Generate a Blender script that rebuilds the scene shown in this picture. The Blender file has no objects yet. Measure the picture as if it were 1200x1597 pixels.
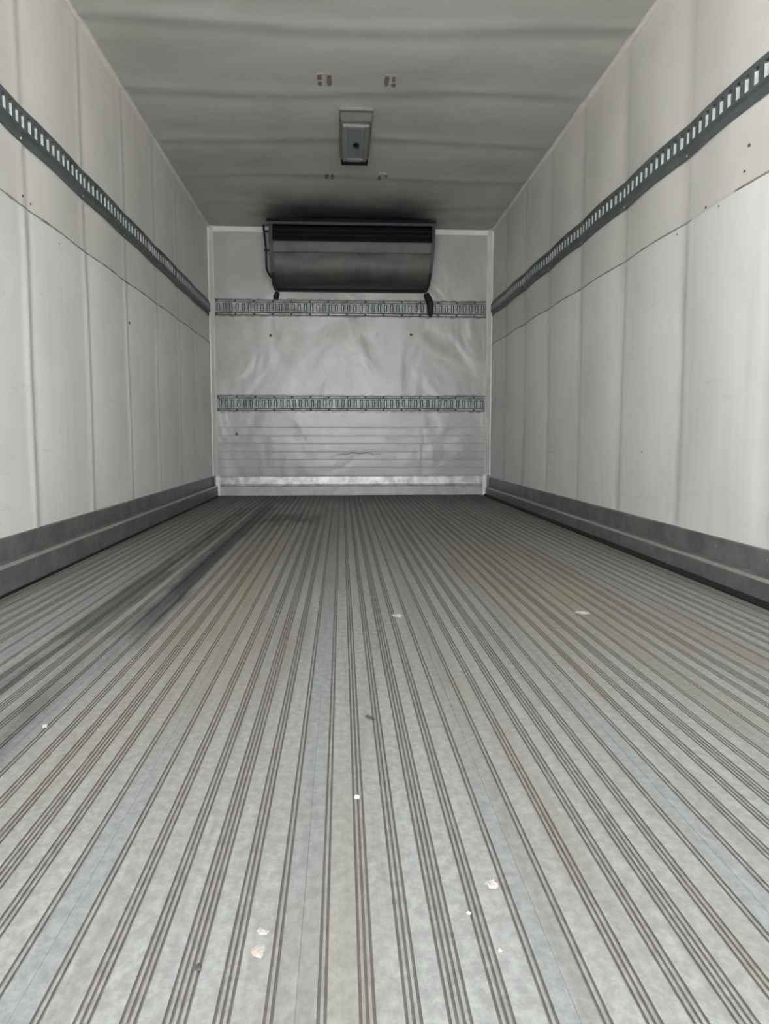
import bpy, bmesh, math, random
from mathutils import Vector

S = bpy.context.scene
COL = S.collection
PI = math.pi

# ------------------------------------------------------------------ camera
CAM_H = 0.475
F_PX = 1180.0
cam_d = bpy.data.cameras.new('camera')
cam = bpy.data.objects.new('camera', cam_d)
COL.objects.link(cam)
cam_d.sensor_fit = 'VERTICAL'
cam_d.sensor_height = 24.0
cam_d.lens = F_PX * 24.0 / 1597.0
cam_d.clip_start = 0.01
cam_d.clip_end = 500
cam.location = (0, 0, CAM_H)
cam.rotation_euler = (math.radians(90 - 5.54), 0, math.radians(-3.235))
S.camera = cam

# ------------------------------------------------------------------ world: even overcast daylight
w = bpy.data.worlds.new('world')
S.world = w
w.use_nodes = True
wt = w.node_tree
bg = wt.nodes['Background']
bg.inputs['Color'].default_value = (0.93, 0.97, 1.0, 1)
bg.inputs['Strength'].default_value = 1.0

# midday sun from beyond the bulkhead end: it lights the yard behind the box, not its inside
sd = bpy.data.lights.new('sun', 'SUN')
sd.energy = 6.0; sd.angle = math.radians(2); sd.color = (1, .985, .96)
so = bpy.data.objects.new('sun', sd); COL.objects.link(so)
so.rotation_euler = (math.radians(-28), math.radians(6), 0)

S.view_settings.view_transform = 'Standard'
S.view_settings.look = 'None'
S.view_settings.gamma = 1.0
S.view_settings.use_curve_mapping = False
S.view_settings.exposure = 2.97

# ------------------------------------------------------------------ dimensions (metres)
XL, XR = -1.075, 1.262          # wall faces
YF, YB = -0.65, 6.41             # open rear end, front bulkhead
HT = 2.195                      # ceiling
SEAM = 1.253                    # top of the lower liner
STUD_L = [2.71 + .61 * k for k in range(-5, 6)]
STUD_R = [2.785 + .61 * k for k in range(-6, 6)]
BOWS = [3.33 + .615 * k for k in range(-6, 5)]

# portal in the open rear doorway: only guides the sampling of the daylight
pd = bpy.data.lights.new('doorway_portal', 'AREA')
pd.shape = 'RECTANGLE'; pd.size = XR - XL; pd.size_y = HT
pd.cycles.is_portal = True
po = bpy.data.objects.new('doorway_portal', pd)
COL.objects.link(po)
po.location = ((XL + XR) / 2, YF - .02, HT / 2)
po.rotation_euler = (PI / 2, 0, 0)

# ------------------------------------------------------------------ materials
def lin(c):
    return tuple(((v / 255) / 12.92 if v / 255 < .04045 else ((v / 255 + .055) / 1.055) ** 2.4) for v in c)

class Mat:
    """small node-tree helper; textures run in world position (metres)"""
    def __init__(s, name, rough=.5, metal=0.0):
        s.m = bpy.data.materials.new(name); s.m.use_nodes = True
        s.t = s.m.node_tree; s.b = s.t.nodes['Principled BSDF']
        s.b.inputs['Roughness'].default_value = rough
        s.b.inputs['Metallic'].default_value = metal
        g = s.t.nodes.new('ShaderNodeNewGeometry'); s.pos = g.outputs['Position']
        sp = s.t.nodes.new('ShaderNodeSeparateXYZ'); s.t.links.new(s.pos, sp.inputs[0]); s.xyz = sp.outputs
    def put(s, sock, v):
        if isinstance(v, (int, float)): sock.default_value = v
        elif isinstance(v, tuple): sock.default_value = v if len(v) == 4 or sock.type == 'VECTOR' else (*v, 1)
        else: s.t.links.new(v, sock)
    def math(s, op, a, b=0.0, c=0.0, clamp=False):
        n = s.t.nodes.new('ShaderNodeMath'); n.operation = op; n.use_clamp = clamp
        s.put(n.inputs[0], a); s.put(n.inputs[1], b); s.put(n.inputs[2], c)
        return n.outputs[0]
    def noise(s, scale=(1, 1, 1), detail=4, rough=.55, dist=0.0, off=(0, 0, 0), kind='noise'):
        mp = s.t.nodes.new('ShaderNodeMapping'); s.put(mp.inputs['Vector'], s.pos)
        mp.inputs['Scale'].default_value = scale; mp.inputs['Location'].default_value = off
        n = s.t.nodes.new('ShaderNodeTexNoise'); s.t.links.new(mp.outputs[0], n.inputs['Vector'])
        n.inputs['Scale'].default_value = 1; n.inputs['Detail'].default_value = detail
        n.inputs['Roughness'].default_value = rough; n.inputs['Distortion'].default_value = dist
        return n.outputs['Fac']
    def step(s, v, lo, hi, a=0.0, b=1.0, smooth=True):
        n = s.t.nodes.new('ShaderNodeMapRange'); n.interpolation_type = 'SMOOTHSTEP' if smooth else 'LINEAR'
        s.put(n.inputs[0], v)
        n.inputs[1].default_value = lo; n.inputs[2].default_value = hi
        n.inputs[3].default_value = a; n.inputs[4].default_value = b
        return n.outputs[0]
    def band(s, v, lo, hi, soft):
        """1 inside lo..hi, softly 0 outside"""
        return s.math('MULTIPLY', s.step(v, lo - soft, lo + soft), s.step(v, hi - soft, hi + soft, 1, 0))
    def mix(s, f, a, b, mode='MIX'):
        n = s.t.nodes.new('ShaderNodeMix'); n.data_type = 'RGBA'; n.blend_type = mode
        s.put(n.inputs[0], f); s.put(n.inputs[6], a); s.put(n.inputs[7], b)
        return n.outputs[2]
    def base(s, c): s.put(s.b.inputs['Base Color'], c)
    def bump(s, h, dist=.002, strength=1.0):
        n = s.t.nodes.new('ShaderNodeBump'); n.inputs['Distance'].default_value = dist
        n.inputs['Strength'].default_value = strength
        s.put(n.inputs['Height'], h)
        s.t.links.new(n.outputs[0], s.b.inputs['Normal'])

def liner_mat(name, col, dirt=1.0, seed=0.0, post=2.71, tint=.3):
    m = Mat(name, .42)
    n1 = m.noise((2.2, 1.6, 1.1), 5, .6, .3, (seed, 3, 1))
    c = m.mix(m.step(n1, .35, .7), col, tuple(v * .90 for v in col))
    st = m.noise((14, 14, .8), 3, .6, 0, (seed, 0, 0))               # faint upright streaks
    c = m.mix(m.math('MULTIPLY', m.step(st, .5, .8), .14 * dirt), c, (.42, .40, .36))
    sc = m.noise((3, 2.6, 24), 4, .75, .2, (seed, 8, 4))               # flat scuffs
    c = m.mix(m.math('MULTIPLY', m.step(sc, .62, .78), .35 * dirt), c, (.34, .33, .31))
    ph = m.math('MULTIPLY', m.math('SUBTRACT', m.math('FRACT', m.math('ADD', m.math('DIVIDE', m.math('SUBTRACT', m.xyz[1], post), .61), 20.5)), .5), .61)
    wob = m.math('MULTIPLY', m.math('SUBTRACT', m.noise((1, 1, 1.6), 3, .5, 0, (seed, 2, 2)), .5), .03)
    ph = m.math('ABSOLUTE', m.math('ADD', m.math('ADD', ph, -.008), wob))
    line = m.math('MULTIPLY', m.step(ph, .0, .055, 1, 0), m.step(m.noise((2, 1, 3), 3), .25, .6, .45, 1))
    c = m.mix(m.math('MULTIPLY', line, tint), c, (.20, .195, .18))    # darker tone along the post lines
    sp = m.noise((55, 55, 55), 2, .5)
    c = m.mix(m.math('MULTIPLY', m.step(sp, .74, .8), .5 * dirt), c, (.2, .19, .17))
    m.base(c)
    f = m.noise((160, 160, 160), 2, .5)
    g = m.noise((7, 7, 5), 3, .5)
    m.bump(m.math('ADD', m.math('MULTIPLY', f, .12), m.math('MULTIPLY', g, 1.0)), .0035, .6)
    return m.m

M = {}
M['liner'] = liner_mat('grp_liner_left', lin((241, 240, 237)), 1.1, 0, 2.72, .26)
M['liner_up'] = liner_mat('grp_liner_upper_left', lin((229, 226, 220)), .7, 5.0, 2.72, .15)
M['liner_r'] = liner_mat('grp_liner_right', lin((239, 238, 235)), 1.1, 9, 2.785, .30)
M['liner_up_r'] = liner_mat('grp_liner_upper_right', lin((225, 222, 216)), .7, 15.0, 2.785, .20)

def ceiling_mat():
    m = Mat('ceiling_skin', .5)
    n1 = m.noise((1.4, 2.4, 1), 5, .6, .4)
    c = m.mix(m.step(n1, .35, .72), lin((194, 193, 189)), lin((178, 177, 172)))
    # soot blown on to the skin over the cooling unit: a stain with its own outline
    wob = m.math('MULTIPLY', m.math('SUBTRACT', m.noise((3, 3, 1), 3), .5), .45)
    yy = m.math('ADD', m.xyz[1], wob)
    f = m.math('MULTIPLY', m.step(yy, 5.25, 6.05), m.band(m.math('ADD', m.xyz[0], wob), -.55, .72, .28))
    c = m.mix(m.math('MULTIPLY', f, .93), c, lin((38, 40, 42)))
    m.base(c)
    m.bump(m.noise((4, 9, 4), 3, .5), .006, .5)
    return m.m
M['ceiling'] = ceiling_mat()

def plain(name, c, rough=.5, metal=0.0, var=.15, sc=20, bump=0.0):
    m = Mat(name, rough, metal)
    n = m.noise((sc, sc, sc), 4, .6)
    m.base(m.mix(m.step(n, .3, .7), tuple(v * (1 - var) for v in c), tuple(min(1, v * (1 + var)) for v in c)))
    if bump: m.bump(n, bump, .6)
    return m.m
M['rail'] = plain('rail_grey_paint', lin((100, 106, 108)), .5, .2, .15, 9)
M['lip'] = plain('zinc_slot_lip', lin((196, 203, 202)), .4, .1, .12, 30)
M['zinc'] = plain('zinc_rail', lin((132, 134, 135)), .42, .3, .35, 14)
M['zinc_dark'] = plain('dirty_zinc', lin((62, 65, 67)), .6, .2, .3, 30)
M['kick'] = plain('kick_plate_grey', lin((112, 113, 112)), .45, .2, .25, 10, .001)
M['curb'] = plain('curb_grey', lin((112, 112, 111)), .45, .2, .2, 12, .001)
M['gutter'] = plain('gutter_shade', lin((22, 22, 24)), .8, 0, .3, 30)  # near black: the shade of the floor-edge gutter put into the colour
M['trim'] = plain('white_trim', lin((222, 221, 217)), .4, 0, .06, 8)
M['alu'] = plain('bright_aluminium', lin((198, 198, 195)), .28, .3, .3, 14)
M['bright'] = plain('polished_foot', lin((252, 252, 250)), .3, .0, .02, 10)
M['band_low'] = plain('dull_band', lin((172, 172, 170)), .4, .1, .15, 12)
M['black'] = plain('black_plastic', lin((9, 12, 19)), .5, 0, .2, 20)
M['black'].node_tree.nodes['Principled BSDF'].inputs['Specular IOR Level'].default_value = .12
M['blacklip'] = plain('navy_lip', lin((44, 52, 62)), .35, 0, .2, 20)
M['soot_metal'] = plain('dark_side_plate', lin((38, 41, 45)), .5, .1, .3, 14)
M['hose'] = plain('black_hose', lin((26, 29, 31)), .7, 0, .3, 30)
M['seam'] = plain('dirty_sealant', lin((150, 146, 138)), .8, 0, .45, 12)
M['sealant'] = plain('white_sealant', lin((214, 212, 206)), .6, 0, .05, 12)
M['hole'] = plain('screw_hole_dark', lin((84, 82, 77)), .8, 0, .2, 60)
M['ground'] = plain('yard_concrete', lin((186, 186, 183)), .9, 0, .12, 1.5)
M['shell'] = plain('outer_shell', lin((205, 205, 203)), .5, 0, .05, 3)
M['housing'] = plain('lamp_housing', lin((122, 119, 113)), .5, 0, .06, 20)
M['frame_white'] = plain('lamp_frame', lin((140, 140, 137)), .45, 0, .05, 20)
M['lens'] = plain('lamp_lens', lin((116, 124, 125)), .25, 0, .12, 70, .001)
M['glue_brown'] = plain('brown_glue', lin((118, 111, 99)), .8, 0, .35, 60)
M['glue_pale'] = plain('pale_glue', lin((184, 181, 174)), .7, 0, .1, 50)
M['paper'] = plain('white_paper', lin((176, 180, 176)), .7, 0, .06, 60)
M['pink'] = plain('pinkish_residue', lin((164, 156, 149)), .8, 0, .12, 90)
M['grit'] = plain('dark_grit', lin((70, 69, 66)), .8, 0, .3, 60)
M['chrome'] = plain('bright_rivet', lin((170, 172, 170)), .3, .3, .05, 50)

def belly_mat():
    m = Mat('cooler_belly', .45, .0)
    m.b.inputs['Specular IOR Level'].default_value = .35
    n = m.noise((6, 3, 5), 5, .6, .3)
    c = m.mix(m.step(n, .35, .7), lin((84, 84, 80)), lin((66, 66, 64)))
    # shade under the down-turned lower curve, put into the colour
    m2 = m.math('ADD', m.xyz[2], m.math('MULTIPLY', m.math('SUBTRACT', m.noise((6, 6, 6)), .5), .05))
    c = m.mix(m.math('MULTIPLY', m.step(m2, 1.68, 1.80, 1, 0), .55), c, lin((34, 34, 36)))
    m.base(c)
    m.bump(m.noise((6, 6, 9), 3), .003, .5)
    return m.m
M['belly'] = belly_mat()

def back_mat():
    m = Mat('glossy_white_sheet', .27, .0)
    n = m.noise((2.5, 1, 2), 5, .6, .5)
    c = m.mix(m.step(n, .35, .72), lin((184, 182, 179)), lin((168, 166, 162)))
    # grime run below the unit
    g = m.noise((9, 1, 2.0), 4, .7)
    f = m.math('MULTIPLY', m.band(m.xyz[2], 1.2, 1.48, .12), m.band(m.xyz[0], .55, .95, .15))
    c = m.mix(m.math('MULTIPLY', f, m.step(g, .4, .7, 0, .35)), c, lin((110, 108, 104)))
    # yellowish smear mid wall and the brown crack line
    f = m.math('MULTIPLY', m.band(m.xyz[2], .95, 1.4, .15), m.band(m.xyz[0], -.35, .1, .2))
    c = m.mix(m.math('MULTIPLY', f, m.step(m.noise((7, 1, 6), 4, .6, 1.0), .45, .7, 0, .45)), c, lin((160, 152, 132)))
    # dirty line over and under the two tie rails
    for z in (1.612, 1.483, .832, .702):
        wv = m.math('MULTIPLY', m.math('SUBTRACT', m.noise((26, 1, 26), 3), .5), .03)
        f = m.band(m.math('ADD', m.xyz[2], wv), z - .007, z + .007, .006)
        c = m.mix(m.math('MULTIPLY', f, .7), c, lin((64, 64, 64)))
    m.base(c)
    m.b.inputs['Specular IOR Level'].default_value = .62
    m.bump(m.math('ADD', m.noise((2.6, 1, 2.0), 2, .5, .8), m.math('MULTIPLY', m.noise((9, 1, 6), 2), .10)), .032, .55)
    return m.m
M['back'] = back_mat()

def floor_mat(name, tone, groove=False):
    m = Mat(name, .55, .12)
    long = m.noise((26, .9, 1), 5, .6, .1)
    mot = m.noise((80, 55, 1), 6, .74)
    c = m.mix(m.step(mot, .36, .66), lin(tuple(v * .90 for v in tone)), lin(tuple(min(255, v * 1.06) for v in tone)))
    c = m.mix(m.step(long, .5, .72, 0, .42), c, lin((112, 106, 97)))
    # bands of traffic dirt running along the box
    lane = m.noise((5.5, .55, 1), 4, .6, .2, (2.2, 1.4, 0))
    c = m.mix(m.step(lane, .46, .68, 0, .5), c, lin((126, 118, 104)))
    wx = m.math('ADD', m.xyz[0], m.math('MULTIPLY', m.math('SUBTRACT', m.noise((4, 1.2, 1), 4), .5), .12))
    wy = m.math('ADD', m.xyz[1], m.math('MULTIPLY', m.math('SUBTRACT', m.noise((14, 1.6, 1), 4), .5), 1.3))
    patch = m.step(m.noise((16, 1.5, 1), 4, .65), .36, .52, .45, 1)
    # ochre dirt areas
    f1 = m.math('MULTIPLY', m.band(wx, -.46, -.22, .06), m.band(wy, 1.3, 4.2, .7))
    f2 = m.math('MULTIPLY', m.band(wx, .42, .82, .12), m.band(wy, 1.7, 3.6, .6))
    och = m.math('MULTIPLY', m.math('MAXIMUM', f1, f2), patch)
    c = m.mix(m.math('MULTIPLY', och, .46), c, lin((140, 128, 100)))
    # darker tone the deeper into the box
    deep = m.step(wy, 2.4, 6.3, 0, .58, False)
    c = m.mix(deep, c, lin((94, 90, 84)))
    # dark skid lanes on the left and a darker end at the bulkhead
    s1 = m.math('MULTIPLY', m.band(wx, -.56, -.475, .022), m.band(wy, 1.8, 6.3, .5))
    s2 = m.math('MULTIPLY', m.band(wx, -.69, -.615, .025), m.band(wy, 1.2, 5.4, .5))
    s3 = m.math('MULTIPLY', m.band(wx, -.58, -.50, .02), m.band(wy, .7, 1.5, .3))
    s4 = m.math('MULTIPLY', m.band(wx, -.50, -.14, .06), m.band(wy, 4.3, 4.7, .12))
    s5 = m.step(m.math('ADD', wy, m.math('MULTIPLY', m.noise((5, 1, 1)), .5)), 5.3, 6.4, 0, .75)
    s = m.math('MAXIMUM', m.math('MAXIMUM', m.math('MULTIPLY', s1, .95), m.math('MULTIPLY', s2, .7)),
               m.math('MAXIMUM', m.math('MAXIMUM', m.math('MULTIPLY', s3, .55), m.math('MULTIPLY', s4, .75)), 0.0))
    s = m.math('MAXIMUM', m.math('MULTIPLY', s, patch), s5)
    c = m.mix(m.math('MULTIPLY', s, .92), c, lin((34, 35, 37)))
    # grime along both curbs
    e = m.math('MAXIMUM', m.step(wx, -1.03, -.93, 1, 0), m.step(wx, 1.08, 1.2))
    c = m.mix(m.math('MULTIPLY', e, .5), c, lin((92, 82, 68)))
    if groove:
        c = m.mix(.30, c, lin((66, 63, 64)))
    m.base(c)
    m.bump(m.math('ADD', m.noise((60, 45, 1), 4, .7), m.math('MULTIPLY', long, .6)), .0012, .7)
    return m.m
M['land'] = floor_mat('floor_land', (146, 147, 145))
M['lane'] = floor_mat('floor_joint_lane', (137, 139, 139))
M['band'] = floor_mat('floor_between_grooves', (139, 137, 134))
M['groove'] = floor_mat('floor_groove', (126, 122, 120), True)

# ------------------------------------------------------------------ mesh helpers
def link_mesh(name, verts, faces, mats, parent=None, fm=None, smooth=False):
    me = bpy.data.meshes.new(name)
    me.from_pydata([tuple(v) for v in verts], [], faces)
    for k in (mats if isinstance(mats, (list, tuple)) else [mats]): me.materials.append(M[k])
    if fm: me.polygons.foreach_set('material_index', fm)
    if smooth: me.polygons.foreach_set('use_smooth', [True] * len(me.polygons))
    me.validate(); me.update()
    o = bpy.data.objects.new(name, me); COL.objects.link(o)
    if parent: o.parent = parent
    return o

def from_bm(name, bm, mats, parent=None, smooth=False, loc=None):
    bmesh.ops.recalc_face_normals(bm, faces=bm.faces)
    me = bpy.data.meshes.new(name); bm.to_mesh(me); bm.free()
    for k in (mats if isinstance(mats, (list, tuple)) else [mats]): me.materials.append(M[k])
    if smooth: me.polygons.foreach_set('use_smooth', [True] * len(me.polygons))
    o = bpy.data.objects.new(name, me); COL.objects.link(o)
    if parent: o.parent = parent
    if loc: o.location = loc
    return o

def box_bm(x0, x1, y0, y1, z0, z1, bev=0.0, bm=None):
    b = bmesh.new()
    vs = [b.verts.new((x, y, z)) for x in (x0, x1) for y in (y0, y1) for z in (z0, z1)]
    for f in ((0, 1, 3, 2), (4, 6, 7, 5), (0, 4, 5, 1), (2, 3, 7, 6), (0, 2, 6, 4), (1, 5, 7, 3)):
        b.faces.new([vs[i] for i in f])
    bmesh.ops.recalc_face_normals(b, faces=b.faces)
    if bev: bmesh.ops.bevel(b, geom=b.edges[:], offset=bev, segments=2, affect='EDGES')
    if bm is None: return b
    me = bpy.data.meshes.new('tmp'); b.to_mesh(me); b.free(); bm.from_mesh(me); bpy.data.meshes.remove(me)
    return bm

def box(name, x0, x1, y0, y1, z0, z1, mat, parent=None, bev=0.0):
    return from_bm(name, box_bm(x0, x1, y0, y1, z0, z1, bev), mat, parent)

def extrude(name, prof, axis, a0, a1, mat, parent=None, closed=True, smooth=False, base=None):
    """prof: list of (p, z); runs along axis 'x' or 'y' from a0 to a1; p is the other horizontal coordinate"""
    n = len(prof); v = []
    for a in (a0, a1):
        for p, z in prof: v.append((a, p, z) if axis == 'x' else (p, a, z))
    f = [[i, (i + 1) % n, n + (i + 1) % n, n + i] for i in range(n if closed else n - 1)]
    if closed: f += [list(range(n))[::-1], [n + i for i in range(n)]]
    bm = bmesh.new(); vs = [bm.verts.new(p) for p in v]
    for q in f: bm.faces.new([vs[i] for i in q])
    return from_bm(name, bm, mat, parent, smooth)

def tube(name, pts, r, mat, parent=None, seg=10):
    if not isinstance(r, (list, tuple)): r = [r] * len(pts)
    P = [Vector(p) for p in pts]; v = []; f = []
    for i, p in enumerate(P):
        d = (P[min(i + 1, len(P) - 1)] - P[max(i - 1, 0)]).normalized()
        a = d.cross(Vector((0.03, 1, .02))).normalized(); b = d.cross(a).normalized()
        for k in range(seg):
            t = 2 * PI * k / seg
            v.append(p + (a * math.cos(t) + b * math.sin(t)) * r[i])
    for i in range(len(P) - 1):
        for k in range(seg):
            k2 = (k + 1) % seg
            f.append([i * seg + k, i * seg + k2, (i + 1) * seg + k2, (i + 1) * seg + k])
    f.append(list(range(seg))[::-1]); f.append([(len(P) - 1) * seg + k for k in range(seg)])
    return link_mesh(name, v, f, mat, parent, smooth=True)

def tag(o, label, cat, group=None, kind=None):
    if label: o['label'] = label
    if cat: o['category'] = cat
    if group: o['group'] = group
    if kind: o['kind'] = kind
    return o

def struct(o, label=None, cat=None):
    o['kind'] = 'structure'
    if label: o['label'] = label
    if cat: o['category'] = cat
    return o

def empty(name, loc=(0, 0, 0)):
    o = bpy.data.objects.new(name, None); COL.objects.link(o); o.location = loc
    o.empty_display_size = .05
    return o

# ------------------------------------------------------------------ wall surface (quilted between the posts)
def bulge(side, y, e=.8):
    st = STUD_L if side < 0 else STUD_R
    amp = .007 if side < 0 else .010
    a = st[0]
    t = ((y - a) / .61) % 1.0
    s = math.sin(PI * t)
    return amp * s ** e if s > 0 else 0.0

def post_relief(side, y, z):
    st = STUD_L if side < 0 else STUD_R
    v = 0.0
    lower = z < SEAM
    for i, s0 in enumerate(st):
        s = s0 + .006 * math.sin(z * 3 + i * 2)
        d = y - s
        if abs(d) < .12:
            if side < 0:
                v += (.0050 if lower else .0022) * math.exp(-(d / .024) ** 2) - (.0028 if lower else .0014) * math.exp(-((d - .045) / .020) ** 2)
            else:
                v -= (.0050 if lower else .0022) * math.exp(-(d / .030) ** 2)
    return v

def wall_x(side, y, z):
    """inner face of a side wall"""
    lo = max(0.0, min(1.0, (z - .16) / .30)); hi = max(0.0, min(1.0, (HT - .02 - z) / .30))
    v = (bulge(side, y, 1.7) + .0012 * math.sin(z * 5 + y * 3)) * lo * lo * (3 - 2 * lo) * hi * hi * (3 - 2 * hi) + post_relief(side, y, z) * (.35 + .65 * min(lo * 3, 1)) * (.35 + .65 * min(hi * 3, 1))
    return XL + v if side < 0 else XR - v

def panel_patch(name, side, y0, y1, z0, z1, proud, mat, parent, nz=8):
    st = STUD_L if side < 0 else STUD_R
    ys = set([y0, y1])
    k = y0
    while k < y1:
        ys.add(k); k += .05
    for s in st:
        for d in (-.06, -.045, -.03, -.02, -.01, 0, .01, .02, .03, .04, .05, .06, .075):
            if y0 < s + d < y1: ys.add(s + d)
    ys = sorted(ys)
    sg = 1 if side < 0 else -1
    v = []; f = []
    for y in ys:
        for j in range(nz + 1):
            z = z0 + (z1 - z0) * j / nz
            v.append((wall_x(side, y, z) + sg * proud, y, z))
    n = nz + 1
    for i in range(len(ys) - 1):
        for j in range(nz):
            q = [i * n + j, (i + 1) * n + j, (i + 1) * n + j + 1, i * n + j + 1]
            f.append(q if side > 0 else q[::-1])
    # turned-back edges give the sheet thickness
    base = len(v)
    for i, y in enumerate(ys):
        for z in (z0, z1): v.append(((XL - .012) if side < 0 else (XR + .012), y, z))
    for i in range(len(ys) - 1):
        f.append([i * n, base + 2 * i, base + 2 * i + 2, (i + 1) * n])
        f.append([i * n + nz, (i + 1) * n + nz, base + 2 * i + 3, base + 2 * i + 1])
    return link_mesh(name, v, f, mat, parent, smooth=False)

def shade_smooth_mostly(o):
    o.data.polygons.foreach_set('use_smooth', [True] * len(o.data.polygons))
    o.data.set_sharp_from_angle(angle=math.radians(40))

def side_wall(side):
    nm = 'left' if side < 0 else 'right'
    st = STUD_L if side < 0 else STUD_R
    x0, x1 = (XL - .07, XL - .012) if side < 0 else (XR + .012, XR + .07)
    w = box('wall_' + nm, x0, x1, YF, YB + .07, -.1, HT + .07, 'shell')
    struct(w, 'white lined side wall of the cargo box with upright post lines, on the %s' % nm, 'wall')
    edges = [YF] + [s + .0 for s in st if s > YF + .1] + [YB]
    if edges[-1] - edges[-2] < .1: edges.pop(-2)
    # break the sheets midway between posts so that the post lines stay inside
    cuts = edges
    for a, b in zip(cuts[:-1], cuts[1:]):
        p = panel_patch('lower_liner_panel', side, a, b, .12, SEAM, .002, 'liner' if side < 0 else 'liner_r', w); shade_smooth_mostly(p)
        p = panel_patch('upper_liner_panel', side, a, b, SEAM + .006, HT + .004, 0, 'liner_up' if side < 0 else 'liner_up_r', w); shade_smooth_mostly(p)
    # sealed seam on top of the lower liner
    sg = 1 if side < 0 else -1
    runs = [(YF, YB, 'seam')] if side < 0 else [(YF, 2.42, 'seam'), (2.42, 2.74, 'sealant'), (2.74, YB, 'seam')]
    for a, b, mt in runs:
        v = []; f = []; k = 0; ns = max(2, int((b - a) / .03))
        for i in range(ns + 1):
            y = a + (b - a) * i / ns
            hh = .0018 + .0022 * abs(math.sin(y * 9.1) * math.sin(y * 23 + 1)) if mt == 'seam' else .004
            d = .0035 if mt == 'seam' else .0025
            for z in (SEAM + .003 - hh, SEAM + .003 + hh):
                v.append((wall_x(side, y, z) + sg * d, y, z))
            v.append((wall_x(side, y, SEAM) - sg * .004, y, SEAM - .004)); v.append((wall_x(side, y, SEAM) - sg * .004, y, SEAM + .01))
        for i in range(ns):
            o = i * 4
            f += [[o, o + 4, o + 5, o + 1], [o, o + 2, o + 6, o + 4], [o + 1, o + 5, o + 7, o + 3]]
        s = link_mesh('seam_sealant', v, f, mt, w)
    return w

WL = side_wall(-1)
WR = side_wall(1)

def wall_mark(side, y, z, r, par, sx=1.0, name='screw_hole', mat='hole'):
    sg = 1 if side < 0 else -1
    x = wall_x(side, y, z) + sg * .0022; r = r * .7
    v = []; n = 10
    rr = random.Random(int(y * 1000 + z * 77))
    for k in range(n):
        t = 2 * PI * k / n; q = r * (.75 + .4 * rr.random())
        v.append((x + sg * .0006, y + q * sx * math.cos(t), z + q * math.sin(t)))
    for k in range(n):
        t = 2 * PI * k / n
        v.append((x - sg * .004, y + r * 1.1 * sx * math.cos(t), z + r * 1.1 * math.sin(t)))
    f = [list(range(n)), [n + k for k in range(n)][::-1]] + [[k, (k + 1) % n, n + (k + 1) % n, n + k] for k in range(n)]
    return link_mesh(name, v, f, mat, par)

for y, z, r in ((2.71, 1.29, .006), (2.78, 1.285, .006), (3.99, 1.06, .010), (2.45, 1.34, .005), (3.02, 1.21, .004)):
    wall_mark(-1, y, z, r, WL, 1.6 if r > .008 else 1)
for y, z, r in ((2.35, 1.37, .008), (2.37, 1.30, .006), (2.62, 1.265, .007), (3.10, .42, .006), (2.52, 1.24, .005), (2.85, 1.235, .006)):
    wall_mark(1, y, z, r, WR)

# ------------------------------------------------------------------ ceiling
ceil = struct(box('ceiling', XL - .07, XR + .07, YF, YB + .07, HT + .03, HT + .08, 'shell'),
              'pale grey sagging roof lining of the cargo box with cross creases', 'ceiling')
ce = [YF] + [b for b in BOWS if YF + .1 < b < YB - .1] + [YB]
def ceil_z(x, y):
    t = ((y - BOWS[0]) / .615) % 1.0
    s = math.sin(PI * t)
    sag = .006 * s ** 1.0 * (.75 + .35 * math.sin(x * 2.3 + y * 1.7))
    skew = .0
    for i, b in enumerate(BOWS):
        bb = b + .035 * math.sin(x * 2.6 + i * 1.3)
        d = y - bb
        if abs(d) < .3: skew -= .0065 * math.exp(-(d / .055) ** 2) - .003 * math.exp(-((d - .10) / .06) ** 2)
    return HT - sag + skew
for a, b in zip(ce[:-1], ce[1:]):
    nx, ny = 24, 22; v = []; f = []
    for j in range(ny + 1):
        for i in range(nx + 1):
            x = XL - .01 + (XR - XL + .02) * i / nx; y = a + (b - a) * j / ny
            v.append((x, y, ceil_z(x, y)))
    for j in range(ny):
        for i in range(nx):
            q = j * (nx + 1) + i
            f.append([q, q + nx + 1, q + nx + 2, q + 1])
    p = link_mesh('ceiling_panel', v, f, 'ceiling', ceil, smooth=True)
# thin cove beads between wall and ceiling
for sgn, xx, n in ((-1, XL, 3), (1, XR, 4)):
    s = -sgn
    prof = [(xx - s * .006, HT + .004), (xx - s * .006, HT - .020), (xx + s * .006, HT - .020), (xx + s * .011, HT - .015), (xx + s * .018, HT - .012), (xx + s * .018, HT + .004)]
    o = extrude('trim_%d' % n, prof, 'y', YF, YB, 'liner_up')
    struct(o, 'thin pale bead between the %s wall and the ceiling' % ('left' if sgn < 0 else 'right'), 'trim')

# ------------------------------------------------------------------ bulkhead
wb = struct(box('wall_back', XL - .07, XR + .07, YB + .012, YB + .08, -.1, HT + .07, 'shell'),
            'glossy off-white front bulkhead wall with dents and two tie rails', 'wall')
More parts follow.
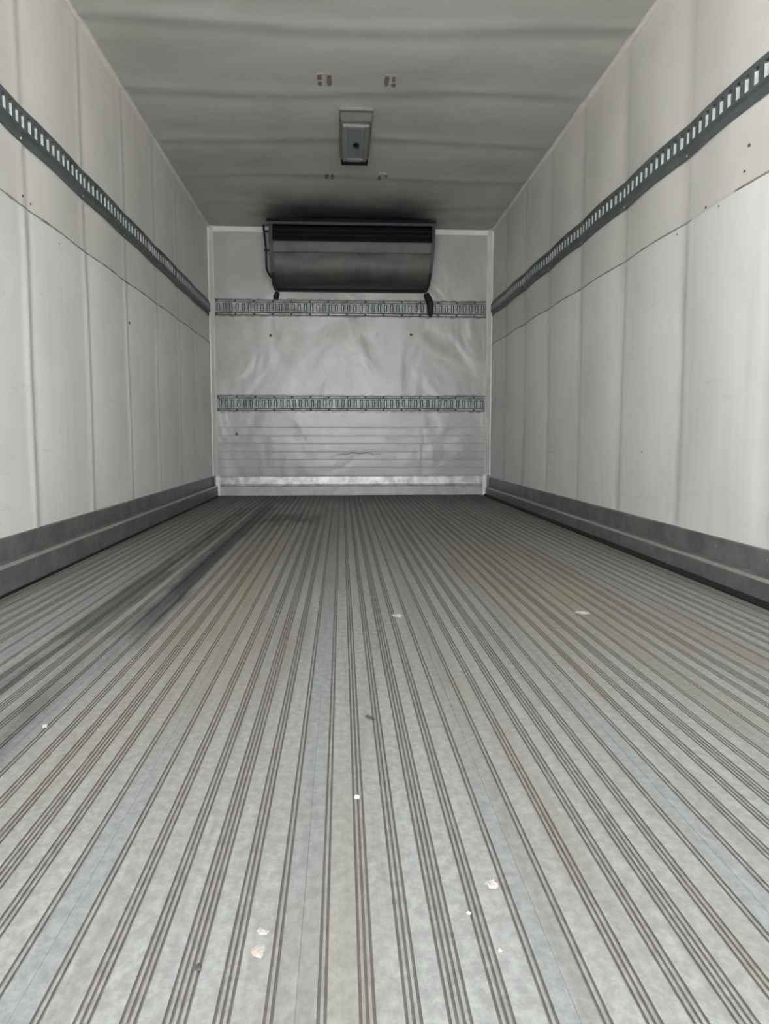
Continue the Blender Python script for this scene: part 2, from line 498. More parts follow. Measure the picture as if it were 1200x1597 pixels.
# upper sheet (above lower rail) and lower ribbed sheet, each a real sheet
def sheet(name, z0, z1, ribs):
    zs = [z0]
    if ribs:
        z = z0 + .03
        while z < z1 - .14:
            zs += [z - .006, z - .002, z + .002, z + .006]; z += .067
    else:
        k = z0 + .08
        while k < z1 - .03: zs.append(k); k += .08
    zs.append(z1)
    nx = 30; v = []; f = []
    for z in zs:
        rib = 0
        if ribs and len(zs) > 4:
            ph = ((z - (z0 + .03)) / .067); fr = abs(ph - round(ph)) * .067
            if fr < .0035 and z0 < z < z1: rib = .0014
        for i in range(nx + 1):
            x = XL - .005 + (XR - XL + .01) * i / nx
            dent = .0035 * math.sin(x * 3.1 + z * 2.2) * math.sin(z * 4.1 + x)
            v.append((x, YB - .002 + rib + dent * .6, z))
    for j in range(len(zs) - 1):
        for i in range(nx):
            q = j * (nx + 1) + i
            f.append([q, q + 1, q + nx + 2, q + nx + 1])
    o = link_mesh(name, v, f, 'back', wb, smooth=not ribs)
    return o
sheet('ribbed_lower_sheet', .0, .766, True)
sheet('upper_sheet', .768, HT + .02, False)

def disc_bm(c, r, ax, depth, n=12):
    bm = bmesh.new()
    a = [bm.verts.new((c[0] + r * math.cos(2 * PI * k / n), c[1], c[2] + r * math.sin(2 * PI * k / n))) for k in range(n)]
    b = [bm.verts.new((c[0] + r * .8 * math.cos(2 * PI * k / n), c[1] - depth, c[2] + r * .8 * math.sin(2 * PI * k / n))) for k in range(n)]
    bm.faces.new(a); bm.faces.new(b)
    for k in range(n): bm.faces.new([a[k], a[(k + 1) % n], b[(k + 1) % n], b[k]])
    return bm
for x, z, r in ((-.581, 1.323, .013), (.585, 1.338, .012), (-.874, .512, .013)):
    from_bm('bolt_head', disc_bm((x, YB + .002, z), r, 'y', .012), 'hole', wb)
for x, z, r in ((-.40, 1.328, .017), (-.11, 1.33, .02), (.30, 1.335, .016)):
    from_bm('patched_hole', disc_bm((x, YB + .004, z), r, 'y', .009), 'sealant', wb)
# brown crack under the lower rail
v = []; f = []; rr = random.Random(4); n = 30
for i in range(n + 1):
    x = -.045 + .38 * i / n; z = .352 + .007 * math.sin(i * .7) + .004 * rr.random() - .00008 * (i - 15) ** 2
    h = .0028 * math.sin(PI * i / n) + .0008
    v += [(x, YB - .0065, z - h), (x, YB - .0065, z + h)]
for i in range(n): f.append([2 * i, 2 * i + 2, 2 * i + 3, 2 * i + 1])
v += [(a, YB + .003, c) for a, b, c in v[:]]
m_ = 2 * (n + 1)
for i in range(n): f += [[2 * i, m_ + 2 * i, m_ + 2 * i + 2, 2 * i + 2], [2 * i + 1, 2 * i + 3, m_ + 2 * i + 3, m_ + 2 * i + 1]]
link_mesh('crack', v, f, 'glue_brown', wb)

# corner trims, head trim
for n, xa, xb in ((1, XL - .002, XL + .042), (2, XR - .046, XR + .002)):
    s = 1 if n == 1 else -1
    x_in = xb if n == 1 else xa; x_w = xa if n == 1 else xb
    prof = [(x_w, YB + .01), (x_w, YB - .045), (x_w + s * .006, YB - .050), (x_w + s * .014, YB - .048), (x_in - s * .008, YB - .016), (x_in, YB - .010), (x_in, YB + .01)]
    bm = bmesh.new()
    lo = [bm.verts.new((x, y, .165)) for x, y in prof]; hi = [bm.verts.new((x, y, HT - .002)) for x, y in prof]
    q = len(prof); bm.faces.new(lo); bm.faces.new(hi)
    for i in range(q): bm.faces.new([lo[i], lo[(i + 1) % q], hi[(i + 1) % q], hi[i]])
    o = from_bm('trim_%d' % n, bm, 'trim')
    struct(o, 'white upright corner trim where the bulkhead meets the %s wall' % ('left' if n == 1 else 'right'), 'trim')
    fa, fb = (XL + .030, XL + .062) if n == 1 else (XR - .068, XR - .036)
    e = box('metal_corner_foot', fa, fb, YB - .062, YB + .004, .0, .166, 'bright', o, .003)
    e['label'] = 'bare bright metal foot of the corner trim'
o = box('trim_5', XL + .03, XR - .03, YB - .014, YB + .005, HT - .045, HT - .004, 'trim', None, .004)
struct(o, 'pale flat head trim along the top of the bulkhead', 'trim')

# bulkhead base: two bright sheet bands with a lip between
x0, x1 = XL + .062, XR - .068
bb = struct(empty('baseboard_back', (0, YB - .01, 0)), 'bright two-band metal kick strip along the foot of the bulkhead', 'baseboard')
def part_of(o, e):
    o.parent = e; o.matrix_parent_inverse = e.matrix_world.inverted(); return o
bpy.context.view_layer.update()
o = extrude('upper_band', [(YB + .004, .158), (YB - .010, .158), (YB - .012, .154), (YB - .012, .094), (YB + .004, .094)], 'x', x0, x1, 'alu'); part_of(o, bb)
o = extrude('lip', [(YB + .004, .094), (YB - .014, .093), (YB - .026, .086), (YB - .028, .080), (YB - .016, .074), (YB + .004, .074)], 'x', x0, x1, 'alu'); part_of(o, bb)
o = extrude('lower_band', [(YB + .004, .074), (YB - .020, .074), (YB - .022, .0), (YB + .004, .0)], 'x', x0, x1, 'band_low'); part_of(o, bb)

# ------------------------------------------------------------------ side kick plates and curbs
def side_base(side):
    sg = 1 if side < 0 else -1
    nm = 'left' if side < 0 else 'right'
    xw = XL if side < 0 else XR
    top, led = (.163, .084) if side < 0 else (.147, .066)
    e = struct(empty('baseboard_' + nm, (xw + sg * .02, (YF + YB) / 2, 0)),
               'dark grey metal kick plate and stepped curb along the foot of the %s wall' % nm, 'baseboard')
    bpy.context.view_layer.update()
    pr = [(xw - sg * .008, top), (xw + sg * .011, top), (xw + sg * .014, top - .004), (xw + sg * .014, led + .006), (xw - sg * .008, led + .006)]
    p = extrude('kick_plate', pr, 'y', YF, YB - .064, 'kick'); part_of(p, e)
    pr = [(xw - sg * .008, led + .010), (xw + sg * .013, led + .009), (xw + sg * .038, led + .003), (xw + sg * .043, led - .001), (xw + sg * .046, led - .008),
          (xw + sg * .046, .004), (xw + sg * .046, -.012), (xw - sg * .008, -.012)]
    p = extrude('curb', pr, 'y', YF, YB - .064, 'curb'); part_of(p, e)
    # lighter strip: the curb edge's highlight put into the colour
    pr = [(xw + sg * .037, led + .0042), (xw + sg * .0432, led + .0008), (xw + sg * .0470, led - .004), (xw + sg * .045, led - .007), (xw + sg * .037, led + .001)]
    p = extrude('edge_highlight', pr, 'y', YF, YB - .064, 'edge_highlight'); part_of(p, e)
    p['label'] = 'lighter strip on the curb edge, its highlight put into the colour'
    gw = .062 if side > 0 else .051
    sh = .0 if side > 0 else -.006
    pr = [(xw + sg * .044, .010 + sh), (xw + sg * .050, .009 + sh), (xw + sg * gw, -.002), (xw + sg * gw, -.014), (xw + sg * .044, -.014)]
    p = extrude('gutter_shade_strip', pr, 'y', YF, YB - .064, 'gutter'); part_of(p, e)  # added strip: the gutter gap's shade put in as black
    p['label'] = 'black strip between curb and floor, added for the shade of the gutter gap'
    # fixing screws in the kick plate
    y = YF + .35; k = 0
    proto = None
    while y < YB - .2:
        if proto is None:
            bm = bmesh.new(); n = 8
            a = [bm.verts.new((0, .007 * math.cos(2 * PI * i / n), .007 * math.sin(2 * PI * i / n))) for i in range(n)]
            b = [bm.verts.new((sg * .003, .005 * math.cos(2 * PI * i / n), .005 * math.sin(2 * PI * i / n))) for i in range(n)]
            bm.faces.new(a); bm.faces.new(b)
            for i in range(n): bm.faces.new([a[i], a[(i + 1) % n], b[(i + 1) % n], b[i]])
            proto = s_ = from_bm('screw', bm, 'curb', None)
        else:
            s_ = proto.copy(); COL.objects.link(s_); s_.parent = None
        s_.matrix_parent_inverse.identity()
        s_.parent = e
        s_.location = (xw + sg * .0126 - e.location.x, y - e.location.y, top - .03)
        y += .305
    return e
M['edge_highlight'] = plain('edge_highlight_grey', lin((152, 152, 148)), .4, .2, .12, 14)
side_base(-1); side_base(1)

# ------------------------------------------------------------------ floor of long grooved planks
FX0, FX1 = XL + .046, XR - .046
fl = struct(box('floor', XL - .07, XR + .07, YF, YB + .07, -.10, -.022, 'gutter'),
            'grooved aluminium plank floor, pale near the door and darker deeper in', 'floor')
PW = .234
J0 = -.041
GW = .0058; GO = .0029; GD = .0018
def plank_mesh(x0, x1, seed):
    """cross-section of one extruded plank with its groups of fine grooves"""
    rr = random.Random(seed)
    pts = [(x0 + .0001, -.0002, 1), (x0 + .0004, 0, 1)]
    offs = [-.095, -.057, -.019, .019, .057, .095]; cnt = [2, 3, 3, 4, 3, 2]
    cx = x0 + PW / 2
    for o_, c_ in zip(offs, cnt):
        for k in range(c_):
            g = cx + o_ + (k - (c_ - 1) / 2) * GW
            if g - GO < x0 + .004 or g + GO > x1 - .004: continue
            pts += [(g - GO / 2, 0, 0), (g - GO / 3.2, -GD, 2), (g + GO / 3.2, -GD, 2), (g + GO / 2, 0, 2)]
    pts += [(x1 - .0004, 0, 1), (x1 - .0001, -.0002, 1)]
    v = []; f = []; fm = []
    ys = [YF, YB - .02]
    for y in ys:
        for x, z, _ in pts: v.append((x, y, z))
        v.append((x1 - .0001, y, -.0215)); v.append((x0 + .0001, y, -.0215))
    n = len(pts) + 2
    for i in range(n):
        a, b = i, (i + 1) % n
        f.append([a, b, n + b, n + a])
        mi = 0
        if i < len(pts) - 1:
            mi = pts[i + 1][2] if pts[i + 1][2] == 2 else 0
            xm = (pts[i][0] + pts[i + 1][0]) / 2
            if mi == 0 and (xm < x0 + .020 or xm > x1 - .020) and pts[i + 1][1] == 0: mi = 1
            if pts[i + 1][1] == 0 and pts[i + 1][2] == 0 and pts[i][1] == 0 and pts[i + 1][0] - pts[i][0] < .005 and 4 < i: mi = 3
            if (pts[i][1] < 0 or pts[i + 1][1] < 0) and 0 < i < len(pts) - 2: mi = 2
        else: mi = 2
        fm.append(mi)
    f.append(list(range(n))[::-1]); fm.append(0)
    f.append([n + i for i in range(n)]); fm.append(0)
    return v, f, fm
k = -5
while True:
    a = J0 + PW * k; b = a + PW; k += 1
    if b < FX0 + .03: continue
    if a > FX1 - .03: break
    v, f, fm = plank_mesh(a, b, k)
    lo, hi = FX0 + .016, FX1 - .032
    if a < lo or b > hi:            # rip the edge planks to width
        bm = bmesh.new(); vs = [bm.verts.new(p) for p in v]
        for q, m_i in zip(f, fm):
            fc = bm.faces.new([vs[i] for i in q]); fc.material_index = m_i
        if a < lo:
            bmesh.ops.bisect_plane(bm, geom=bm.verts[:] + bm.edges[:] + bm.faces[:], plane_co=(lo, 0, 0), plane_no=(-1, 0, 0), clear_outer=True)
        if b > hi:
            bmesh.ops.bisect_plane(bm, geom=bm.verts[:] + bm.edges[:] + bm.faces[:], plane_co=(hi, 0, 0), plane_no=(1, 0, 0), clear_outer=True)
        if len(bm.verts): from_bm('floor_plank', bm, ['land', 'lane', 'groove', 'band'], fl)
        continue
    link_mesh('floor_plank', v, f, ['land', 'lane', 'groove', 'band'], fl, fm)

# ------------------------------------------------------------------ slotted tie rails
PITCH = .0508
def rail_profile(W):
    """(depth out of the wall, distance down from the top edge)"""
    return [(.0005, 0.0), (.0035, .0005), (.0035, .013), (.0140, .021), ('s', .027), ('e', .076), (.0140, .083), (.0040, .091), (.0035, W - .001), (.0005, W)]

def side_rail(side):
    sg = 1 if side < 0 else -1
    top = 1.586 if side < 0 else 1.602
    W = .120
    nm = 'left' if side < 0 else 'right'
    y0, y1 = YF + .03, YB - .05
    root = empty('tie_rail', ((XL if side < 0 else XR), (y0 + y1) / 2, top - W))
    tag(root, 'long dark grey slotted tie rail on the %s side wall' % nm, 'tie rail')
    ex, ey, ez = root.location
    prof = [(.0005, 0.0), (.0035, .0005), (.0035, .013), (.0140, .021), (.0140, .027), (.0140, .076), (.0140, .083), (.0040, .091), (.0035, W - .001), (.0005, W)]
    SW = .0240
    ns = int((y1 - y0) / PITCH)
    ys = []
    for i in range(ns):
        c = y0 + (i + .5) * PITCH
        ys += [c - SW / 2, c + SW / 2]
    ys = [y0] + ys + [y0 + ns * PITCH]
    # the run is one rail: flanges, faces and the bars between the slots
    v = []; f = []; n = len(prof)
    def X(y, d): return (XL + bulge(-1, y) + .0015 + d) if side < 0 else (XR - bulge(1, y) - .0015 - d)
    for y in ys:
        for d, h in prof: v.append((X(y, d) - ex, y - ey, top - h - ez))
    for i in range(len(ys) - 1):
        slot = (i % 2 == 1)
        for j in range(n - 1):
            if slot and j == 4: continue
            f.append([i * n + j, (i + 1) * n + j, (i + 1) * n + j + 1, i * n + j + 1])
    # inner walls of every slot
    for i in range(1, len(ys) - 1, 2):
        a, b = ys[i], ys[i + 1]
        q = len(v)
        for y in (a, b):
            for h in (.027, .076):
                v.append((X(y, .0140) - ex, y - ey, top - h - ez)); v.append((X(y, .001) - ex, y - ey, top - h - ez))
        f += [[q, q + 1, q + 3, q + 2], [q + 4, q + 6, q + 7, q + 5], [q, q + 4, q + 5, q + 1], [q + 2, q + 3, q + 7, q + 6]]
    r = link_mesh('rail_strip', v, f, 'rail', root)
    # zinc-bright lip in each slot, facing the doorway
    v = [(0, 0, 0), (0, 0, -.039), (-sg * .0115, -.016, 0), (-sg * .0115, -.016, -.039),
         (-sg * .0015, .0015, 0), (-sg * .0015, .0015, -.039), (-sg * .0130, -.0145, 0), (-sg * .0130, -.0145, -.039)]
    f = [[0, 2, 3, 1], [4, 5, 7, 6], [0, 1, 5, 4], [2, 6, 7, 3], [0, 4, 6, 2], [1, 3, 7, 5]]
    lip = None
    for i in range(ns):
        c = y0 + (i + .5) * PITCH
        if lip is None: o = lip = link_mesh('slot_lip', v, f, 'lip', root)
        else:
            o = lip.copy(); COL.objects.link(o); o.parent = root
        y = c + SW / 2 - .001
        o.location = (X(y, .0135) - ex, y - ey, top - .036 - ez)
    lip['label'] = 'bright metal lip inside a slot'
    # rivets on the lower and upper flange at the posts
    bm = bmesh.new(); bmesh.ops.create_uvsphere(bm, u_segments=8, v_segments=5, radius=.0055)
    riv = None
    st = STUD_L if side < 0 else STUD_R
    for s in st:
        for d, h in ((0, W - .011),):
            if not (y0 + .02 < s < y1): continue
            if riv is None:
                riv = o = from_bm('rivet', bm, 'chrome', root, True)
            else:
                o = riv.copy(); COL.objects.link(o); o.parent = root
            o.location = (X(s, .0035) - ex, s - ey, top - h - ez)
    return root
side_rail(-1); side_rail(1)

def back_rail(top, which):
    W = .118
    x0, x1 = XL + .046, XR - .052
    root = empty('tie_rail', ((x0 + x1) / 2, YB - .01, top - W))
    tag(root, which, 'tie rail', None)
    ex, ey, ez = root.location
    prof = [(.0005, 0.0), (.0035, .0005), (.0035, .013), (.0140, .021), (.0140, .029), (.0140, .087), (.0140, .095), (.0040, .104), (.0035, W - .001), (.0005, W)]
    SW = .026; ns = int((x1 - x0) / PITCH); rest = (x1 - x0 - ns * PITCH) / 2
    xs = [x0]
    for i in range(ns):
        c = x0 + rest + (i + .5) * PITCH
        xs += [c - SW / 2, c + SW / 2]
    xs.append(x1)
    v = []; f = []; n = len(prof)
    Y = lambda d: YB - .008 - d
    for x in xs:
        for d, h in prof: v.append((x - ex, Y(d) - ey, top - h - ez))
    for i in range(len(xs) - 1):
        for j in range(n - 1):
            if i % 2 == 1 and j == 4: continue
            f.append([i * n + j, i * n + j + 1, (i + 1) * n + j + 1, (i + 1) * n + j])
    for i in range(1, len(xs) - 1, 2):
        a, b = xs[i], xs[i + 1]; q = len(v)
        for x in (a, b):
            for h in (.029, .087):
                v.append((x - ex, Y(.014) - ey, top - h - ez)); v.append((x - ex, Y(.001) - ey, top - h - ez))
        f += [[q, q + 1, q + 3, q + 2], [q + 4, q + 6, q + 7, q + 5], [q, q + 4, q + 5, q + 1], [q + 2, q + 3, q + 7, q + 6]]
    link_mesh('rail_strip', v, f, 'zinc', root)
    p = box('backing_strip', x0 - ex, x1 - ex, Y(.003) - ey, Y(.0005) - ey + .006, top - .100 - ez, top - .018 - ez, 'zinc_dark', root)
    p['label'] = 'dark grimy strip behind the slots'
    for h in (-.002, W - .002):
        q = box('grime_bead', x0 - ex, x1 - ex, Y(.005) - ey, Y(-.002) - ey, top - h - .0045 - ez, top - h - ez, 'zinc_dark', root)
        q['label'] = 'dirty sealant bead along the rail edge'
    # lip in each slot
    v = [(-.0035, 0, 0), (.0035, 0, 0), (-.0035, .009, 0), (.0035, .009, 0), (-.0035, 0, -.046), (.0035, 0, -.046), (-.0035, .009, -.046), (.0035, .009, -.046)]
    f = [[0, 4, 5, 1], [0, 1, 3, 2], [4, 6, 7, 5], [0, 2, 6, 4], [1, 5, 7, 3]]
    lip = None
    for i in range(ns):
        c = x0 + rest + (i + .5) * PITCH
        if lip is None: o = lip = link_mesh('slot_lip', v, f, 'lip', root)
        else: o = lip.copy(); COL.objects.link(o); o.parent = root
        o.location = (c - ex, Y(.0125) - ey, top - .036 - ez)
    bm = bmesh.new(); bmesh.ops.create_uvsphere(bm, u_segments=8, v_segments=5, radius=.0085)
    riv = None; x = x0 + .012
    while x < x1:
        for h in (.006, W - .006):
            if riv is None: riv = o = from_bm('rivet', bm, 'zinc_dark', root, True)
            else: o = riv.copy(); COL.objects.link(o); o.parent = root
            o.location = (x - ex, Y(.003) - ey, top - h - ez)
        x += PITCH * 3
    riv['label'] = 'dark dirty rivet head'
    return root
back_rail(1.606, 'galvanised slotted tie rail on the bulkhead, just under the cooling unit')
back_rail(.826, 'lower galvanised slotted tie rail across the middle of the bulkhead')

# ------------------------------------------------------------------ cooling unit under the ceiling
un = empty('cooling_unit', (.09, 6.40, 1.69))
tag(un, 'black-mouthed refrigeration unit with grey rounded belly high on the bulkhead', 'cooling unit')
bpy.context.view_layer.update()
ux0, ux1 = -.530, .722
prof = [(6.095, 2.012), (6.095, 1.985), (6.112, 1.928), (6.104, 1.922), (6.103, 1.905), (6.106, 1.85), (6.113, 1.81), (6.128, 1.772), (6.150, 1.738), (6.185, 1.709), (6.225, 1.694), (6.28, 1.690), (6.395, 1.692), (6.395, 2.012)]
nx = 28; v = []; f = []; n = len(prof)
for i in range(nx + 1):
    u = i / nx; x = ux0 + (ux1 - ux0) * u
    for j, (y, z) in enumerate(prof):
        dent = .004 * math.sin(u * 17 + j) * math.sin(u * 5 + 1) if 3 < j < 10 else 0
        tp = (1.0 - .022 * max(0, (1.95 - z) / .26))           # narrows a touch to the bottom
        xc = (ux0 + ux1) / 2
        v.append((xc + (x - xc) * tp, y + dent, z))
for i in range(nx):
    for j in range(n):
        j2 = (j + 1) % n
        f.append([i * n + j, i * n + j2, (i + 1) * n + j2, (i + 1) * n + j])
f.append(list(range(n))[::-1]); f.append([nx * n + j for j in range(n)])
o = link_mesh('belly_panel', v, f, 'belly', None, smooth=True); o.data.set_sharp_from_angle(angle=math.radians(22)); part_of(o, un)
# dark end plates
for xa, xb, nmx in ((-.556, -.526, 0), (.718, .742, 1)):
    pr = [(6.075, 2.150), (6.075, 1.99), (6.092, 1.90), (6.098, 1.84), (6.118, 1.775), (6.165, 1.715), (6.22, 1.690), (6.40, 1.684), (6.40, 2.150)]
    bm = bmesh.new(); q = len(pr)
    def tx(x, z): return x - (.028 if nmx else -.012) * max(0, (1.95 - z) / .26)
    A = [bm.verts.new((tx(xa, z), y, z)) for y, z in pr]; B = [bm.verts.new((tx(xb, z), y, z)) for y, z in pr]
    bm.faces.new(A); bm.faces.new(B)
    for i in range(q): bm.faces.new([A[i], A[(i + 1) % q], B[(i + 1) % q], B[i]])
    o = from_bm('end_plate', bm, 'soot_metal'); part_of(o, un)
# air outlet: top lid, front lip, recess, louvres
o = box('top_lid', -.57, .748, 6.060, 6.40, 2.146, 2.168, 'black', None, .004); part_of(o, un)
o = box('front_lip', -.572, .750, 6.050, 6.066, 2.122, 2.142, 'blacklip', None, .004); part_of(o, un); o['label'] = 'thin lighter lip along the mouth'
o = box('outlet_back', ux0, ux1, 6.20, 6.22, 2.008, 2.15, 'black'); part_of(o, un)
for zz in (2.048, 2.084):
    o = extrude('louvre', [(6.080, zz), (6.135, zz + .012), (6.135, zz + .016), (6.079, zz + .004)], 'x', ux0 + .004, ux1 - .004, 'black'); part_of(o, un)
o = box('outlet_sill', ux0, ux1, 6.078, 6.20, 2.006, 2.018, 'black', None, .003); part_of(o, un)
# edge flange under the belly, against the bulkhead
o = box('bottom_flange', -.515, .70, 6.36, 6.405, 1.676, 1.692, 'black', None, .003); part_of(o, un)
# black refrigerant line down the left end
o = tube('refrigerant_line', [(-.604, 6.18, 2.150), (-.600, 6.18, 2.09), (-.592, 6.17, 2.03), (-.586, 6.16, 1.96), (-.585, 6.16, 1.88), (-.584, 6.16, 1.82), (-.574, 6.18, 1.785), (-.553, 6.22, 1.755), (-.53, 6.27, 1.75)], .0085, 'hose'); part_of(o, un)
for (yy, zz) in ((6.16, 1.95), (6.18, 2.10)):
    o = box('pipe_clip', -.600, -.55, yy - .008, yy + .008, zz - .006, zz + .006, 'hose', None, .002); part_of(o, un)

# drain hose on the right; the left tube is made up for a smudge
o = tube('drain_hose', [(.706, 6.372, 1.668), (.712, 6.372, 1.65), (.726, 6.366, 1.62), (.735, 6.352, 1.59), (.738, 6.352, 1.54), (.740, 6.355, 1.50), (.741, 6.362, 1.475)], [.022, .026, .029, .028, .025, .020, .008], 'hose')
tag(o, 'longer dark drain hose hanging over the upper rail, right end of the cooling unit', 'hose')
o = tube('drain_hose', [(-.517, 6.380, 1.670), (-.522, 6.380, 1.655), (-.53, 6.382, 1.635), (-.532, 6.384, 1.612)], [.016, .020, .024, .020], 'hose')
tag(o, 'short dark tube standing in for a smudge under the left end of the cooling unit', 'hose')

# ------------------------------------------------------------------ ceiling lamp
LZ = HT - .008
lp = empty('ceiling_lamp', (.09, 4.48, LZ))
tag(lp, 'rectangular dome lamp with pale frame and grey lens on the ceiling, unlit', 'lamp')
bpy.context.view_layer.update()
def frustum(name, x0, x1, y0, y1, zt, zb, inn, mat, inn_y=None):
    iy0, iy1 = inn_y if inn_y else (inn, inn)
    bm = bmesh.new()
    T = [bm.verts.new(p) for p in ((x0, y0, zt), (x1, y0, zt), (x1, y1, zt), (x0, y1, zt))]
    B = [bm.verts.new(p) for p in ((x0 + inn, y0 + iy0, zb), (x1 - inn, y0 + iy0, zb), (x1 - inn, y1 - iy1, zb), (x0 + inn, y1 - iy1, zb))]
    bm.faces.new(T); bm.faces.new(B)
    for i in range(4): bm.faces.new([T[i], T[(i + 1) % 4], B[(i + 1) % 4], B[i]])
    bmesh.ops.recalc_face_normals(bm, faces=bm.faces)
    bmesh.ops.bevel(bm, geom=bm.edges[:], offset=.003, segments=2, affect='EDGES')
    return part_of(from_bm(name, bm, mat), lp)
frustum('base_plate', -.004, .178, 4.12, 4.80, LZ + .02, LZ - .010, .003, 'housing')
frustum('housing', .000, .174, 4.15, 4.785, LZ - .008, LZ - .034, .006, 'housing', (.05, .004))
# raised frame (four bars in one moulding)
bm = bmesh.new()
fx0, fx1, fy0, fy1 = .016, .158, 4.235, 4.755; zt, zb = LZ - .032, LZ - .050
for b_ in ((fx0, fx0 + .023, fy0, fy1), (fx1 - .023, fx1, fy0, fy1), (fx0 + .022, fx1 - .022, fy0, fy0 + .04), (fx0 + .022, fx1 - .022, fy1 - .045, fy1)):
    box_bm(b_[0], b_[1], b_[2], b_[3], zb, zt, .004, bm)
part_of(from_bm('frame', bm, 'frame_white'), lp)
bm = bmesh.new()
lx0, lx1, ly0, ly1 = fx0 + .021, fx1 - .021, fy0 + .038, fy1 - .043
nx, ny = 10, 24
g = [[bm.verts.new((lx0 + (lx1 - lx0) * i / nx, ly0 + (ly1 - ly0) * j / ny, zb + .006 - (.0010 if (i % 2 == 0) else 0) - (.0008 if j % 2 else 0))) for i in range(nx + 1)] for j in range(ny + 1)]
for j in range(ny):
    for i in range(nx): bm.faces.new([g[j][i], g[j][i + 1], g[j + 1][i + 1], g[j + 1][i]])
part_of(from_bm('ribbed_lens', bm, 'lens'), lp)
bm = bmesh.new(); bmesh.ops.create_uvsphere(bm, u_segments=16, v_segments=8, radius=1)
for q in bm.verts: q.co = Vector((.091 + q.co.x * .017, 4.50 + q.co.y * .034, zb + .002 + q.co.z * .006))
o = from_bm('switch', bm, 'black', None, True); part_of(o, lp); o['label'] = 'small oval black switch in the lens'
o = box('dark_end_bar', .006, .168, 4.762, 4.815, LZ - .050, LZ - .012, 'black', None, .004); part_of(o, lp)  # dark bar across the far end of the lamp

# ------------------------------------------------------------------ old glue patches on the ceiling
def patch(x, y, w, h, blobs, label):
    z = ceil_z(x, y)
    e = empty('glue_patch', (x, y, z)); tag(e, label, 'glue patch', 'old glue patches around the ceiling lamp')
    rr = random.Random(int(x * 100 + y * 37) + 3)
    def blob(nm, cx, cy, rx, ry, th, mat):
        n = 14; v = []
        for zz, s in ((.006, 1.0), (-th, .9)):
            rs = random.Random(int(cx * 1000) + int(cy * 1000) + 11)
            for k in range(n):
                t = 2 * PI * k / n; q = (abs(math.cos(t)) ** 4 + abs(math.sin(t)) ** 4) ** -.25 * (.86 + .2 * rs.random())
                v.append((cx + rx * s * q * math.cos(t), cy + ry * s * q * math.sin(t), zz))
        f = [list(range(n)), [n + k for k in range(n)][::-1]] + [[k, (k + 1) % n, n + (k + 1) % n, n + k] for k in range(n)]
        return link_mesh(nm, v, f, mat, e)
    blob('pale_film', 0, 0, w / 2, h / 2, .0022, 'glue_pale')
    for bx, by, rx, ry in blobs: blob('brown_spot', bx, by, rx, ry, .005, 'glue_brown')
patch(-.074, 3.83, .088, .16, ((-.022, -.028, .013, .026), (-.022, .035, .011, .022), (.024, .0, .012, .06)), 'brown-spotted glue patch on the ceiling, nearer pair, left one')
patch(.253, 3.82, .100, .15, ((-.026, .0, .012, .06), (.006, -.02, .010, .028), (.008, .04, .012, .02)), 'brown-spotted glue patch on the ceiling, nearer pair, right one')
patch(-.07, 5.17, .080, .15, ((-.018, .0, .014, .05), (.018, 0, .011, .05)), 'small dull glue patch on the ceiling behind the lamp, left one of the far pair')
patch(.285, 5.16, .080, .15, ((-.026, .01, .012, .04), (.016, -.02, .008, .03)), 'small dull glue patch on the ceiling behind the lamp, right one of the far pair')

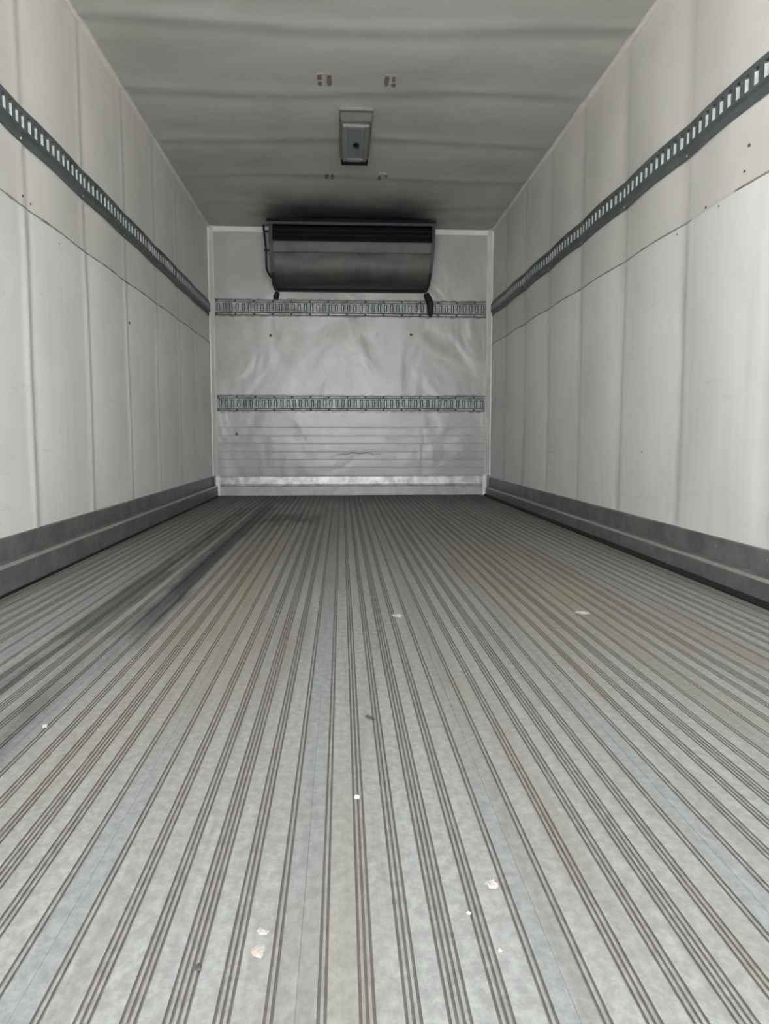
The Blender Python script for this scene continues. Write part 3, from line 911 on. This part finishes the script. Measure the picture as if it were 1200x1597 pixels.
# ------------------------------------------------------------------ litter on the floor
def scrap(name, x, y, w, l, rot, mat, label, cat, seed, h=.003):
    rr = random.Random(seed); n = 12; nr = 3
    v = [(0, 0, h)]; f = []
    for r in range(1, nr + 1):
        for k in range(n):
            t = 2 * PI * k / n; q = (r / nr) * (.6 + .5 * rr.random())
            v.append((w / 2 * q * math.cos(t), l / 2 * q * math.sin(t), h * (1 - (r / nr) ** 2) * (.5 + rr.random()) + .0004))
    for k in range(n): f.append([0, 1 + k, 1 + (k + 1) % n])
    for r in range(nr - 1):
        for k in range(n): f.append([1 + r * n + k, 1 + (r + 1) * n + k, 1 + (r + 1) * n + (k + 1) % n, 1 + r * n + (k + 1) % n])
    base = len(v)
    for k in range(n): 
        p = v[1 + (nr - 1) * n + k]; v.append((p[0], p[1], -.0002))
    for k in range(n): f.append([1 + (nr - 1) * n + k, base + k, base + (k + 1) % n, 1 + (nr - 1) * n + (k + 1) % n])
    f.append([base + k for k in range(n)][::-1])
    o = link_mesh(name, v, f, mat); o.location = (x, y, .0002); o.rotation_euler = (0, 0, rot)
    tag(o, label, cat); return o
scrap('plaster_crumb', .158, .760, .016, .020, .4, 'pink', 'creamy crumb on the floor, largest bit near the door right of centre', 'crumb', 1, .004)
scrap('paper_scrap', .656, 2.005, .036, .044, .9, 'paper', 'torn white paper scrap lying on the floor towards the right curb', 'scrap', 2, .002)
scrap('paper_scrap', .148, 1.995, .030, .045, .2, 'paper', 'small whitish flake on the middle of the floor', 'scrap', 3, .002)
scrap('plastic_chip', -.494, 1.245, .012, .018, .3, 'paper', 'tiny white chip on the floor near the left edge of the view', 'chip', 4, .002)
scrap('dirt_clod', .047, 1.252, .012, .034, .5, 'grit', 'dark speck of dirt on the floor ahead of the middle', 'dirt', 5, .002)
scrap('plastic_chip', .018, .966, .010, .014, .3, 'paper', 'tiny white chip on the floor near the centre line', 'chip', 6, .002)
scrap('glue_residue', -.080, .668, .014, .022, .3, 'pink', 'pale pink residue on the floor left of centre, the nearer of two', 'residue', 7, .001)
scrap('glue_residue', -.079, .695, .012, .016, .9, 'pink', 'pale pink residue on the floor left of centre, the farther of two', 'residue', 8, .001)
scrap('dirt_clod', -.1315, .648, .007, .014, .0, 'grit', 'small dark lump in a floor groove near the bottom left', 'dirt', 9, .0012)
scrap('plastic_chip', .125, .712, .005, .005, .0, 'paper', 'white grain on the floor left of the creamy crumb', 'chip', 10, .0015)
scrap('plastic_chip', .145, .655, .004, .004, .0, 'paper', 'white grain on the floor nearest the door', 'chip', 11, .0015)
scrap('plastic_chip', .83, 4.75, .028, .04, .0, 'paper', 'white speck on the dark floor close to the bulkhead', 'chip', 12, .002)

# ------------------------------------------------------------------ yard outside the open rear end
g = box('ground', -30, 30, -40, 40, -1.35, -1.10, 'ground')
struct(g, 'grey concrete yard outside below the box', 'ground')
